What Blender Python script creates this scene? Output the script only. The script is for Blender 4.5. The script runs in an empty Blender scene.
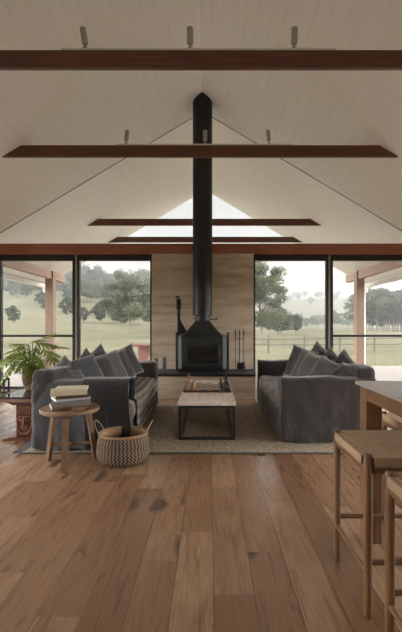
import bpy, bmesh, math, random
from mathutils import Vector, Matrix, noise as mn
PI = math.pi
S = bpy.context.scene
COL = S.collection
SIDEBOOST = 24.0; SKYBASE = .44; EXPO = 0.68
F = 402.0; CX = 0.14; EYE = 1.25

# ------------------------------------------------------------------ materials
def srgb(r, g, b):
    f = lambda c: (c/255/12.92) if c/255 <= .04045 else ((c/255+.055)/1.055)**2.4
    return (f(r), f(g), f(b), 1)
class NT:
    def __init__(s, name):
        s.m = bpy.data.materials.new(name); s.m.use_nodes = True
        s.t = s.m.node_tree; s.t.nodes.clear()
        s.out = s.n('ShaderNodeOutputMaterial')
    def n(s, typ, **kw):
        nd = s.t.nodes.new(typ)
        for k, v in kw.items():
            if k.startswith('i_'): nd.inputs[k[2:].replace('_', ' ')].default_value = v
            else: setattr(nd, k, v)
        return nd
    def l(s, a, b): s.t.links.new(a, b)
    def coords(s, scale=(1, 1, 1), rot=(0, 0, 0), attr=None, world=False):
        if world:
            c = s.n('ShaderNodeNewGeometry').outputs['Position']
        else:
            c = s.n('ShaderNodeTexCoord').outputs['Object']
        mp = s.n('ShaderNodeMapping'); mp.inputs['Scale'].default_value = scale; mp.inputs['Rotation'].default_value = rot
        s.l(c, mp.inputs[0]); return mp.outputs[0]
    def noise(s, vec, scale, detail=4, rough=.6, dist=0):
        nd = s.n('ShaderNodeTexNoise'); nd.inputs['Scale'].default_value = scale
        nd.inputs['Detail'].default_value = detail; nd.inputs['Roughness'].default_value = rough; nd.inputs['Distortion'].default_value = dist
        s.l(vec, nd.inputs['Vector']); return nd.outputs[0]
    def ramp(s, fac, stops, interp='LINEAR'):
        nd = s.n('ShaderNodeValToRGB'); cr = nd.color_ramp; cr.interpolation = interp
        while len(cr.elements) < len(stops): cr.elements.new(.5)
        for e, (p, c) in zip(cr.elements, stops):
            e.position = p; e.color = c if len(c) == 4 else (*c, 1)
        s.l(fac, nd.inputs[0]); return nd.outputs[0]
    def mix(s, fac, a, b, mode='MIX'):
        nd = s.n('ShaderNodeMix', data_type='RGBA', blend_type=mode)
        for i, v in ((0, fac), (6, a), (7, b)):
            if hasattr(v, 'is_output'): s.l(v, nd.inputs[i])
            else: nd.inputs[i].default_value = v
        return nd.outputs[2]
    def math(s, op, a, b=None):
        nd = s.n('ShaderNodeMath', operation=op)
        for i, v in ((0, a), (1, b)):
            if v is None: continue
            if hasattr(v, 'is_output'): s.l(v, nd.inputs[i])
            else: nd.inputs[i].default_value = v
        return nd.outputs[0]
    def bsdf(s, col, rough=.6, metal=0, bump=None, bstr=.3, bdist=.01, spec=.5, sheen=0, trans=None):
        b = s.n('ShaderNodeBsdfPrincipled')
        for k, v in (('Base Color', col), ('Roughness', rough), ('Metallic', metal), ('Specular IOR Level', spec), ('Sheen Weight', sheen)):
            if hasattr(v, 'is_output'): s.l(v, b.inputs[k])
            else: b.inputs[k].default_value = v
        if bump is not None:
            bp = s.n('ShaderNodeBump'); bp.inputs['Strength'].default_value = bstr; bp.inputs['Distance'].default_value = bdist
            s.l(bump, bp.inputs['Height']); s.l(bp.outputs[0], b.inputs['Normal'])
        s.l(b.outputs[0], s.out.inputs[0]); return b

def m_plain(name, c, rough=.6, metal=0, var=.12, scale=20, bstr=.1, bdist=.002, spec=.5):
    t = NT(name); v = t.coords(); n = t.noise(v, scale)
    dark = tuple(x*(1-var) for x in c[:3])+(1,); lite = tuple(min(1, x*(1+var)) for x in c[:3])+(1,)
    t.bsdf(t.mix(n, dark, lite), rough, metal, n, bstr, bdist, spec); return t.m
def m_wood(name, c1, c2, stretch=(14, 1.2, 14), rough=.5, scale=3, bstr=.15, spec=.5):
    t = NT(name); v = t.coords(stretch)
    n = t.noise(v, scale, 6, .65, .6); n2 = t.noise(t.coords(), 2.5, 2)
    c = t.ramp(n, [(.25, c1), (.75, c2)]); c = t.mix(t.math('MULTIPLY', n2, .45), c, c1)
    t.bsdf(c, rough, 0, n, bstr, .002, spec); return t.m
def m_fabric(name, c, var=.25, weave=420, bstr=.5, rough=.95, big=5):
    t = NT(name); v = t.coords()
    n = t.noise(v, big, 4); w = t.noise(v, weave, 2, .7); lg = t.noise(v, 26, 4)
    d = tuple(x*(1-var) for x in c[:3])+(1,); l = tuple(min(1, x*(1+var)) for x in c[:3])+(1,)
    col = t.mix(n, d, l); col = t.mix(t.math('MULTIPLY', w, .35), col, l)
    wr = t.noise(t.coords((1, 1, .4)), 5, 3, .5, 1.2)
    h = t.math('ADD', t.math('MULTIPLY', w, .12), t.math('MULTIPLY', lg, .5)); h = t.math('ADD', h, t.math('MULTIPLY', wr, 2.4))
    t.bsdf(col, rough, 0, h, .7, .016, .2, .25); return t.m

M = {}
# timber of the beams
M['beam'] = m_wood('red_hardwood', srgb(60, 32, 22), srgb(122, 72, 50), (.8, 14, 14), .45, 3)
M['beam_y'] = m_wood('pale_red_hardwood', srgb(140, 112, 96), srgb(176, 148, 130), (14, .8, 14), .6, 3)
M['post'] = m_wood('pale_red_hardwood_post', srgb(128, 102, 88), srgb(166, 138, 122), (14, 14, .8), .6, 3)
M['oak_z'] = m_wood('oiled_oak_upright', srgb(94, 64, 40), srgb(140, 102, 68), (16, 16, 1.2), .5, 3)
M['oak_y'] = m_wood('oiled_oak_rail', srgb(94, 64, 40), srgb(140, 102, 68), (16, 1.2, 16), .5, 3)
M['oak_x'] = m_wood('oiled_oak_cross_rail', srgb(96, 68, 46), srgb(138, 104, 74), (1.2, 16, 16), .5, 3)
M['elm'] = m_wood('worn_elm', srgb(96, 70, 50), srgb(150, 118, 88), (3, 14, 14), .6, 3)
M['elm_z'] = m_wood('worn_elm_leg', srgb(86, 62, 44), srgb(136, 104, 76), (14, 14, 1.5), .6, 3)
M['carved'] = m_wood('carved_red_timber', srgb(58, 26, 18), srgb(116, 60, 40), (10, 10, 2), .4, 3)
M['carved_lite'] = m_wood('carved_edge_timber', srgb(120, 74, 52), srgb(160, 108, 80), (10, 10, 2), .5, 3)
M['chess_dark'] = m_wood('dark_board_timber', srgb(44, 24, 16), srgb(84, 50, 34), (14, 2, 14), .4, 3)
M['chess_tan'] = m_wood('tan_piece_timber', srgb(120, 82, 58), srgb(162, 120, 92), (10, 10, 3), .4, 6)
M['chess_black'] = m_plain('ebony_piece', srgb(26, 25, 27), .3)
M['black'] = m_plain('black_powder_coat', srgb(22, 22, 23), .45, .0)
M['stove'] = m_plain('matt_black_steel', srgb(18, 18, 19), .5, .1)
M['frame'] = m_plain('charcoal_aluminium', srgb(34, 33, 34), .4, .2)
M['white'] = m_plain('white_enamel', srgb(205, 202, 195), .5)
M['grey_metal'] = m_plain('grey_enamel', srgb(150, 146, 138), .5)
M['plaster'] = m_plain('white_wall_paint', srgb(225, 220, 210), .8, 0, .04)
M['glassdark'] = m_plain('dark_stove_glass', srgb(8, 8, 9), .08, 0, .1, 8, 0)  # opaque near-black panel in place of clear glass and a firebox
M['linen'] = m_fabric('charcoal_linen', srgb(55, 49, 47), .16)
M['linen_blue'] = m_fabric('blue_grey_linen', srgb(70, 69, 72), .16)
M['cush_a'] = m_fabric('dark_grey_cushion_linen', srgb(57, 54, 53), .14)
M['cush_b'] = m_fabric('mid_grey_cushion_linen', srgb(82, 77, 74), .14)
M['cush_c'] = m_fabric('blue_grey_cushion_linen', srgb(72, 72, 75), .14)
M['piping'] = m_fabric('pale_piping', srgb(150, 145, 138), .1)
M['throw'] = m_fabric('charcoal_throw', srgb(46, 43, 44), .12)
M['cream'] = m_fabric('cream_cloth', srgb(190, 180, 165), .1)
M['page'] = m_plain('book_pages', srgb(205, 200, 190), .9, 0, .06, 80)
M['soil'] = m_plain('potting_soil', srgb(50, 38, 30), 1, 0, .3, 60, .6)
M['vase'] = m_wood('turned_wood_vase', srgb(136, 110, 90), srgb(180, 152, 128), (6, 6, 10), .7, 3, .4)
M['bark'] = m_plain('grey_bark', srgb(128, 118, 106), .9, 0, .3, 4, .5, .02)
M['stem'] = m_plain('green_stem', srgb(92, 104, 58), .6)
M['galv'] = m_plain('weathered_grey_timber', srgb(112, 106, 100), .85, 0, .15, 5)
M['roof_metal'] = m_plain('grey_roof_sheet', srgb(140, 140, 140), .6)
M['downpipe'] = m_plain('white_downpipe', srgb(222, 220, 215), .5)

def mat_leaf(name, c1, c2, rough=.5):
    t = NT(name); oi = t.n('ShaderNodeObjectInfo')
    v = t.coords(); n = t.noise(v, 1.3, 3)
    c = t.mix(n, c1, c2); b = t.bsdf(c, rough, 0, None, spec=.3)
    tr = t.n('ShaderNodeBsdfTranslucent'); t.l(c, tr.inputs[0])
    mx = t.n('ShaderNodeMixShader'); mx.inputs[0].default_value = .3
    t.l(b.outputs[0], mx.inputs[1]); t.l(tr.outputs[0], mx.inputs[2]); t.l(mx.outputs[0], t.out.inputs[0]); return t.m
M['plantleaf'] = mat_leaf('philodendron_leaf', srgb(112, 136, 54), srgb(176, 186, 104), .35)
M['gum1'] = mat_leaf('gum_foliage_olive', srgb(80, 86, 66), srgb(112, 116, 92), .8)
M['gum2'] = mat_leaf('gum_foliage_grey', srgb(76, 84, 72), srgb(104, 112, 98), .8)
M['gum3'] = mat_leaf('dark_tree_foliage', srgb(58, 66, 52), srgb(86, 92, 74), .8)
M['tuft'] = mat_leaf('grass_tuft_leaf', srgb(110, 124, 74), srgb(150, 156, 104), .8)

def mat_glass():
    t = NT('clear_glass')
    tr = t.n('ShaderNodeBsdfTransparent'); tr.inputs[0].default_value = (.97, .975, .97, 1)
    gl = t.n('ShaderNodeBsdfGlossy'); gl.inputs['Roughness'].default_value = .02
    g = t.n('ShaderNodeNewGeometry'); dt = t.n('ShaderNodeVectorMath', operation='DOT_PRODUCT'); t.l(g.outputs['Normal'], dt.inputs[0]); t.l(g.outputs['Incoming'], dt.inputs[1])
    co = t.math('SUBTRACT', 1.0, t.math('ABSOLUTE', dt.outputs['Value']))
    fr = t.math('ADD', .02, t.math('MULTIPLY', t.math('POWER', co, 5.0), .9))   # Schlick reflectance of one face
    mx = t.n('ShaderNodeMixShader'); t.l(fr, mx.inputs[0]); t.l(tr.outputs[0], mx.inputs[1]); t.l(gl.outputs[0], mx.inputs[2])
    t.l(mx.outputs[0], t.out.inputs[0]); return t.m
M['glass'] = mat_glass()

def mat_floor():
    t = NT('oak_floor_planks')
    uv = t.n('ShaderNodeAttribute', attribute_name='plank_uv'); sd = t.n('ShaderNodeAttribute', attribute_name='seed')
    pos = t.n('ShaderNodeNewGeometry').outputs['Position']
    off = t.n('ShaderNodeVectorMath', operation='SCALE'); off.inputs['Scale'].default_value = 37.0
    t.l(sd.outputs['Vector'], off.inputs[0])
    add = t.n('ShaderNodeVectorMath', operation='ADD'); t.l(pos, add.inputs[0]); t.l(off.outputs[0], add.inputs[1])
    def mp(sc):
        m = t.n('ShaderNodeMapping'); m.inputs['Scale'].default_value = sc; t.l(add.outputs[0], m.inputs[0]); return m.outputs[0]
    grain = t.noise(mp((30, 1.6, 1)), 3.2, 6, .7, .8)
    cath = t.noise(mp((9, .9, 1)), 2.0, 3, .5, 1.6)
    wav = t.n('ShaderNodeTexWave'); wav.wave_type = 'RINGS'; wav.inputs['Scale'].default_value = 1.3; wav.inputs['Distortion'].default_value = 5; wav.inputs['Detail'].default_value = 3
    t.l(mp((7, .7, 1)), wav.inputs['Vector'])
    sep = t.n('ShaderNodeSeparateXYZ'); t.l(sd.outputs['Vector'], sep.inputs[0])
    tone = t.ramp(sep.outputs[0], [(0, srgb(118, 88, 64)), (.35, srgb(150, 117, 90)), (.7, srgb(174, 141, 112)), (1, srgb(130, 97, 71))])
    c = t.mix(t.ramp(grain, [(.35, (0, 0, 0)), (.8, (.6, .6, .6))]), tone, srgb(76, 50, 33))
    c = t.mix(t.math('MULTIPLY', wav.outputs['Fac'], .16), c, srgb(104, 68, 44))
    dk = t.ramp(cath, [(.54, (0, 0, 0)), (.72, (1, 1, 1))])
    c = t.mix(t.math('MULTIPLY', dk, .6), c, srgb(78, 50, 34))
    vo = t.n('ShaderNodeTexVoronoi'); vo.inputs['Scale'].default_value = 1.0
    dst = t.n('ShaderNodeVectorMath', operation='ADD'); t.l(mp((5.5, 2.1, 1)), dst.inputs[0])
    nn = t.n('ShaderNodeTexNoise'); nn.inputs['Scale'].default_value = 9; t.l(pos, nn.inputs['Vector'])
    sc = t.n('ShaderNodeVectorMath', operation='SCALE'); sc.inputs['Scale'].default_value = .28; t.l(nn.outputs[1], sc.inputs[0]); t.l(sc.outputs[0], dst.inputs[1])
    t.l(dst.outputs[0], vo.inputs['Vector'])
    sv = t.n('ShaderNodeSeparateColor'); t.l(vo.outputs['Color'], sv.inputs[0])
    has = t.math('LESS_THAN', sv.outputs[0], .5)
    rad = t.math('MULTIPLY', sv.outputs[1], .17); rad = t.math('ADD', rad, .10)
    kn = t.math('DIVIDE', vo.outputs['Distance'], rad); kn = t.math('SUBTRACT', 1.6, kn)
    kn = t.n('ShaderNodeClamp'); 
    k0 = t.math('SUBTRACT', 1.3, t.math('DIVIDE', vo.outputs['Distance'], rad)); t.l(k0, kn.inputs[0])
    k = t.math('MULTIPLY', kn.outputs[0], has)
    c = t.mix(t.math('MULTIPLY', k, .9), c, srgb(48, 32, 24))
    # seams between planks
    su = t.n('ShaderNodeSeparateXYZ'); t.l(uv.outputs['Vector'], su.inputs[0])
    e1 = t.math('SUBTRACT', .095, t.math('ABSOLUTE', su.outputs[0])); e2 = su.outputs[1]
    e = t.math('MINIMUM', e1, e2)
    seam = t.math('LESS_THAN', e, .0014)
    c = t.mix(t.math('MULTIPLY', seam, .75), c, srgb(40, 25, 18))
    h = t.math('SUBTRACT', 1.0, seam)
    r = t.math('ADD', .22, t.math('MULTIPLY', wav.outputs['Fac'], .05))
    b = t.bsdf(c, r, 0, h, .3, .0015, 1.0)
    return t.m
M['floor'] = mat_floor()

def mat_ceiling():
    t = NT('white_lining_boards')
    c = t.n('ShaderNodeTexCoord').outputs['Object']; sp = t.n('ShaderNodeSeparateXYZ'); t.l(c, sp.inputs[0])
    fr = t.math('FRACT', t.math('DIVIDE', t.math('ADD', sp.outputs[0], 20.0), .14))
    e = t.math('MINIMUM', fr, t.math('SUBTRACT', 1, fr)); g = t.math('LESS_THAN', e, .035)
    n = t.noise(t.coords((8, .6, 8)), 3, 4)
    col = t.mix(n, srgb(226, 222, 214), srgb(238, 235, 228)); col = t.mix(t.math('MULTIPLY', g, .10), col, srgb(120, 110, 96))
    fn = t.n('ShaderNodeTexVoronoi'); fn.inputs['Scale'].default_value = 2.2; t.l(c, fn.inputs['Vector'])
    h = t.math('SUBTRACT', t.math('MULTIPLY', n, .1), g)
    t.bsdf(col, .7, 0, h, .25, .002, .3); return t.m
M['ceiling'] = mat_ceiling()

def mat_travertine():
    t = NT('travertine_stone')
    n1 = t.noise(t.coords((.7, .7, 5)), 2.0, 8, .68, .1); n2 = t.noise(t.coords((4, 4, 40)), 2.5, 5, .7, .3)
    n3 = t.noise(t.coords((10, 10, 46)), 3.0, 3, .6)
    c = t.ramp(n1, [(.3, srgb(166, 147, 126)), (.5, srgb(192, 174, 153)), (.7, srgb(214, 198, 178))])
    c = t.mix(t.math('MULTIPLY', n2, .45), c, srgb(138, 116, 94))
    pit = t.ramp(n3, [(.64, (0, 0, 0)), (.69, (1, 1, 1))]); c = t.mix(t.math('MULTIPLY', pit, .7), c, srgb(84, 66, 50))
    co = t.n('ShaderNodeTexCoord').outputs['Object']; sp = t.n('ShaderNodeSeparateXYZ'); t.l(co, sp.inputs[0])
    fz = t.math('FRACT', t.math('DIVIDE', sp.outputs[2], .545)); j = t.math('LESS_THAN', fz, .008)
    c = t.mix(t.math('MULTIPLY', j, .6), c, srgb(90, 72, 56))
    h = t.math('SUBTRACT', n2, t.math('MULTIPLY', pit, 1.5))
    t.bsdf(c, .65, 0, h, .35, .004, .3); return t.m
M['travertine'] = mat_travertine()

def mat_rug():
    t = NT('woven_jute')
    v = t.coords((16, 40, 1)); n = t.noise(v, 1.6, 3, .7, .4); n2 = t.noise(t.coords(), 3, 3); n3 = t.noise(t.coords((1, 1, 1)), 130, 2)
    c = t.ramp(n, [(.3, srgb(84, 74, 64)), (.5, srgb(156, 140, 122)), (.7, srgb(214, 198, 176))])
    c = t.mix(t.math('MULTIPLY', n2, .45), c, srgb(96, 82, 66))
    h = t.math('ADD', n, t.math('MULTIPLY', n3, .6))
    t.bsdf(c, .95, 0, h, .9, .015, .1); return t.m
M['rug'] = mat_rug()
M['rug_edge'] = m_fabric('rug_binding', srgb(70, 60, 50), .2)

def mat_weave(name, c1, c2, sx=60, bstr=.8):
    t = NT(name); uvn = t.n('ShaderNodeUVMap').outputs[0]
    mp = t.n('ShaderNodeMapping'); mp.inputs['Scale'].default_value = (sx, sx, 1); t.l(uvn, mp.inputs[0])
    wv = t.n('ShaderNodeTexWave'); wv.bands_direction = 'Y'; wv.inputs['Scale'].default_value = 1; wv.inputs['Distortion'].default_value = .6; t.l(mp.outputs[0], wv.inputs['Vector'])
    n = t.noise(t.coords(), 14, 3); n2 = t.noise(t.coords(), 160, 2)
    c = t.mix(wv.outputs['Fac'], c1, c2); c = t.mix(t.math('MULTIPLY', n, .5), c, c1); c = t.mix(t.math('MULTIPLY', n2, .25), c, c2)
    t.bsdf(c, .8, 0, wv.outputs['Fac'], bstr, .004, .2); return t.m
M['cord'] = mat_weave('paper_cord_weave', srgb(156, 130, 104), srgb(218, 194, 164), 7)

def mat_basket():
    t = NT('two_tone_seagrass')
    uvn = t.n('ShaderNodeUVMap').outputs[0]; sp = t.n('ShaderNodeSeparateXYZ'); t.l(uvn, sp.inputs[0])
    # herringbone zigzag of pale and brown strands
    u = t.math('MULTIPLY', sp.outputs[0], 44.0); v = t.math('MULTIPLY', sp.outputs[1], 12.0)
    fv = t.math('PINGPONG', v, .5)
    ph = t.math('FRACT', t.math('ADD', u, t.math('MULTIPLY', fv, 1.1)))
    st = t.math('LESS_THAN', ph, .47); rib = t.math('PINGPONG', t.math('MULTIPLY', sp.outputs[1], 44.0), .5)
    c = t.mix(st, srgb(50, 36, 30), srgb(144, 126, 108)); c = t.mix(t.math('MULTIPLY', t.noise(t.coords(), 40, 3), .25), c, srgb(96, 74, 58))
    t.bsdf(c, .85, 0, t.math('ADD', rib, t.math('MULTIPLY', st, .3)), .8, .008, .2); return t.m
M['basket'] = mat_basket()
M['seagrass'] = m_wood('plain_seagrass', srgb(120, 92, 66), srgb(170, 138, 104), (6, 6, 40), .8, 3)

def mat_fold_bands():
    t = NT('grey_painted_folds')
    uvn = t.n('ShaderNodeUVMap').outputs[0]; wv = t.n('ShaderNodeTexWave'); wv.bands_direction = 'Y'
    wv.inputs['Scale'].default_value = 3.4; wv.inputs['Distortion'].default_value = 4.5; wv.inputs['Detail'].default_value = 2; wv.inputs['Detail Scale'].default_value = .7
    t.l(uvn, wv.inputs['Vector']); w = t.noise(t.coords(), 300, 2)
    c = t.ramp(wv.outputs['Fac'], [(.35, srgb(88, 81, 77)), (.8, srgb(116, 108, 101))])  # light and dark of the cover's folds painted as wavy bands
    t.bsdf(c, .85, 0, t.math('ADD', wv.outputs['Fac'], t.math('MULTIPLY', w, .3)), .6, .01, .2); return t.m
M['fold_bands'] = mat_fold_bands()

def mat_tabletop(name, c1, c2, c3):
    t = NT(name); n = t.noise(t.coords((9, 1.2, 9)), 3, 6, .7, .4); n2 = t.noise(t.coords(), 14, 4)
    c = t.ramp(n, [(.3, c1), (.7, c2)]); c = t.mix(t.math('MULTIPLY', n2, .4), c, c3)
    t.bsdf(c, .7, 0, n, .3, .003, .3); return t.m
M['washed'] = mat_tabletop('white_washed_timber', srgb(186, 170, 158), srgb(226, 214, 204), srgb(174, 154, 138))
M['bench'] = m_plain('pale_grey_stone', srgb(168, 162, 158), .35, 0, .05, 30, .02)
M['slate'] = m_plain('dark_polished_stone', srgb(60, 58, 58), .12, 0, .3, 9, .02)
M['redpic'] = m_wood('outdoor_red_timber', srgb(136, 96, 86), srgb(178, 134, 122), (2, 14, 14), .7, 3)
M['concrete'] = m_plain('pale_concrete', srgb(152, 144, 138), .7, 0, .07, 4, .1)

def mat_grass():
    t = NT('pasture_grass')
    n = t.noise(t.coords(), .05, 5, .65); n2 = t.noise(t.coords(), .5, 4, .7); n3 = t.noise(t.coords((1, 1, 1)), 6, 3, .7)
    c = t.ramp(n, [(.35, srgb(64, 66, 52)), (.55, srgb(112, 107, 90)), (.7, srgb(84, 84, 68))])
    c = t.mix(t.math('MULTIPLY', n2, .5), c, srgb(84, 86, 64)); c = t.mix(t.math('MULTIPLY', n3, .3), c, srgb(142, 136, 112))
    t.bsdf(c, 1, 0, n3, .5, .05, .05); return t.m
M['grass'] = mat_grass()

# ------------------------------------------------------------------ mesh helpers
def link(name, bm, mat, parent=None, smooth=None, loc=None, uv=False):
    me = bpy.data.meshes.new(name)
    bmesh.ops.recalc_face_normals(bm, faces=bm.faces[:])
    bm.to_mesh(me); bm.free()
    for m in (mat if isinstance(mat, (list, tuple)) else [mat]): me.materials.append(m)
    if smooth is not None:
        for p in me.polygons: p.use_smooth = True
        if smooth < 180:
            try: me.set_sharp_from_angle(angle=math.radians(smooth))
            except Exception: pass
    o = bpy.data.objects.new(name, me); COL.objects.link(o)
    if loc: o.location = loc
    if parent: o.parent = parent
    return o
def empty(name, loc, label, cat, group=None, rz=0):
    o = bpy.data.objects.new(name, None); COL.objects.link(o); o.location = loc; o.rotation_euler = (0, 0, rz)
    o.empty_display_size = .1
    return tag(o, label, cat, group)
def tag(o, label, cat, group=None, kind=None):
    o['label'] = label; o['category'] = cat
    if group: o['group'] = group
    if kind: o['kind'] = kind
    return o
def struct(o): o['kind'] = 'structure'; return o
def kids(o): return [c for c in bpy.data.objects if c.parent == o]
def dup(root, loc, rz=None, label=None, tree=None, scale=None, group=None):
    tree = tree if tree is not None else snapshot(root)
    def rec(node, par):
        o, ch = node; c = o.copy(); COL.objects.link(c); c.parent = par
        for k in ch: rec(k, c)
        return c
    r = rec(tree, None); r.location = loc
    if rz is not None: r.rotation_euler = (0, 0, rz)
    if scale: r.scale = scale
    if label: r['label'] = label
    if group: r['group'] = group
    return r
def snapshot(o): return (o, [snapshot(c) for c in kids(o)])

def box(bm, a, b, bev=0):
    x0, y0, z0 = a; x1, y1, z1 = b
    vs = [bm.verts.new(p) for p in ((x0,y0,z0),(x1,y0,z0),(x1,y1,z0),(x0,y1,z0),(x0,y0,z1),(x1,y0,z1),(x1,y1,z1),(x0,y1,z1))]
    fs = [bm.faces.new([vs[i] for i in q]) for q in ((0,3,2,1),(4,5,6,7),(0,1,5,4),(1,2,6,5),(2,3,7,6),(3,0,4,7))]
    if bev:
        es = list({e for f in fs for e in f.edges})
        bmesh.ops.bevel(bm, geom=es, offset=bev, segments=2, affect='EDGES', profile=.5)
    return bm
def BX(a, b, bev=0): return box(bmesh.new(), a, b, bev)
def rbox(a, b, r, n=10, amp=0, freq=3, seed=0, fn=None):
    """rounded, subdivided box with soft noise"""
    bm = bmesh.new(); a = Vector(a); b = Vector(b); sz = b-a
    box(bm, a, b)
    m = max(sz)
    for ax in range(3):
        k = max(2, int(n*sz[ax]/m)+1)
        for i in range(1, k):
            co = a.copy(); co[ax] += sz[ax]*i/k; no = Vector((0, 0, 0)); no[ax] = 1
            bmesh.ops.bisect_plane(bm, geom=bm.verts[:]+bm.edges[:]+bm.faces[:], plane_co=co, plane_no=no)
        for side in (r*.35, sz[ax]-r*.35, r, sz[ax]-r):
            co = a.copy(); co[ax] += side; no = Vector((0, 0, 0)); no[ax] = 1
            bmesh.ops.bisect_plane(bm, geom=bm.verts[:]+bm.edges[:]+bm.faces[:], plane_co=co, plane_no=no)
    for v in bm.verts:
        c = Vector([min(max(v.co[i], a[i]+r), b[i]-r) for i in range(3)]); d = v.co-c
        if d.length > 1e-7:
            nrm = d.normalized(); v.co = c+nrm*r
            if amp: v.co += nrm*amp*mn.noise(v.co*freq+Vector((seed*3.1, seed*1.7, 0)))
        if fn: v.co = fn(v.co)
    return bm
def lathe(bm, prof, seg=20, c=(0, 0, 0), uv=False):
    rings = []
    for r, z in prof:
        if r < 1e-5: rings.append([bm.verts.new((c[0], c[1], c[2]+z))])
        else: rings.append([bm.verts.new((c[0]+r*math.cos(2*PI*i/seg), c[1]+r*math.sin(2*PI*i/seg), c[2]+z)) for i in range(seg)])
    L = bm.loops.layers.uv.verify() if uv else None
    for j in range(len(rings)-1):
        A, B = rings[j], rings[j+1]
        for i in range(seg):
            k = (i+1) % seg
            if len(A) == 1 and len(B) == 1: continue
            if len(A) == 1: q = [A[0], B[k], B[i]]
            elif len(B) == 1: q = [A[i], A[k], B[0]]
            else: q = [A[i], A[k], B[k], B[i]]
            f = bm.faces.new(q)
            if uv and len(q) == 4:
                for lp, (uu, vv) in zip(f.loops, ((i/seg, j/(len(rings)-1)), ((i+1)/seg, j/(len(rings)-1)), ((i+1)/seg, (j+1)/(len(rings)-1)), (i/seg, (j+1)/(len(rings)-1)))):
                    lp[L].uv = (uu, vv)
    if len(rings[0]) > 1: bm.faces.new(rings[0][::-1])
    if len(rings[-1]) > 1: bm.faces.new(rings[-1])
    return bm
def tube(bm, pts, rad, seg=10, cap=True):
    pts = [Vector(p) for p in pts]; n = len(pts)
    rs = rad if isinstance(rad, (list, tuple)) else [rad]*n
    rings = []; ref = None
    for i, p in enumerate(pts):
        t = (pts[min(i+1, n-1)]-pts[max(i-1, 0)]).normalized()
        if ref is None: ref = Vector((0, 0, 1)) if abs(t.z) < .9 else Vector((1, 0, 0))
        u = t.cross(ref).normalized(); w = u.cross(t).normalized(); ref = w
        rings.append([bm.verts.new(p+(u*math.cos(2*PI*k/seg)+w*math.sin(2*PI*k/seg))*rs[i]) for k in range(seg)])
    for j in range(n-1):
        for k in range(seg):
            k2 = (k+1) % seg; bm.faces.new([rings[j][k], rings[j][k2], rings[j+1][k2], rings[j+1][k]])
    if cap: bm.faces.new(rings[0][::-1]); bm.faces.new(rings[-1])
    return bm
def TB(pts, rad, seg=10): return tube(bmesh.new(), pts, rad, seg)
def prism(pts, y0, y1):
    """polygon in xz extruded along y"""
    bm = bmesh.new(); A = [bm.verts.new((x, y0, z)) for x, z in pts]; B = [bm.verts.new((x, y1, z)) for x, z in pts]
    bm.faces.new(A); bm.faces.new(B[::-1]); n = len(pts)
    for i in range(n): bm.faces.new([A[i], A[(i+1) % n], B[(i+1) % n], B[i]])
    return bm

# ------------------------------------------------------------------ setting
SL = .600; RIDGE = 5.38; YB = -4.0; YG = 7.8; YE = 12.3; W = 3.95; EAVE = 4.78
zr = lambda x: RIDGE-SL*abs(x)
rnd = random.Random(4)
# floor as one mesh of planks
def build_floor():
    bm = bmesh.new(); L = bm.loops.layers.float_vector.new('plank_uv'); Sd = bm.loops.layers.float_vector.new('seed')
    X0 = .157; w = .19
    joints = {0: [3.087, 1.861], -1: [2.428], -2: [2.124], -3: [3.07], 1: [2.21], 2: [2.84], -7: [2.62], -4: [1.723], -6: [2.03], -5: [3.2]}
    k0 = int((-W-X0)//w); k1 = int((W-X0)//w)+1
    for k in range(k0, k1+1):
        xa = max(-W, X0+k*w); xb = min(W, X0+(k+1)*w)
        if xb-xa < .01: continue
        js = sorted(joints.get(k, [rnd.uniform(1.4, 3.4)]))
        y = js[0]
        while y > YB: y -= rnd.uniform(1.5, 2.3); js.insert(0, y)
        y = js[-1]
        while y < YG-.01: y += rnd.uniform(1.5, 2.3); js.append(y)
        js = [max(YB, min(YG, j)) for j in js]
        for a, b in zip(js[:-1], js[1:]):
            if b-a < .05: continue
            sx, sy, sz = rnd.random(), rnd.random(), rnd.random(); xc = X0+(k+.5)*w
            vs = [bm.verts.new(p) for p in ((xa, a, 0), (xb, a, 0), (xb, b, 0), (xa, b, 0))]
            f = bm.faces.new(vs)
            for lp in f.loops:
                lp[L] = (lp.vert.co.x-xc, lp.vert.co.y-a, 0); lp[Sd] = (sx, sy, sz)
    # underside so the floor has thickness
    box(bm, (-W, YB, -.1), (W, YG, -.004))
    me = bpy.data.meshes.new('floor'); bm.to_mesh(me); bm.free(); me.materials.append(M['floor'])
    o = bpy.data.objects.new('floor', me); COL.objects.link(o); struct(o)
build_floor()
# roof and ceiling
cl = prism([(-EAVE, zr(EAVE)), (0, RIDGE), (EAVE, zr(EAVE)), (EAVE, zr(EAVE)+.04), (0, RIDGE+.05), (-EAVE, zr(EAVE)+.04)], YB-.3, YE)
struct(link('ceiling', cl, M['ceiling']))
rf = prism([(-EAVE-.06, zr(EAVE)+.0), (-EAVE, zr(EAVE)+.05), (0, RIDGE+.06), (EAVE, zr(EAVE)+.05), (EAVE+.06, zr(EAVE)), (EAVE+.06, zr(EAVE)+.2), (0, RIDGE+.28), (-EAVE-.06, zr(EAVE)+.2)], YB-.3, YE+.03)
struct(link('roof', rf, M['roof_metal']))
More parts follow.
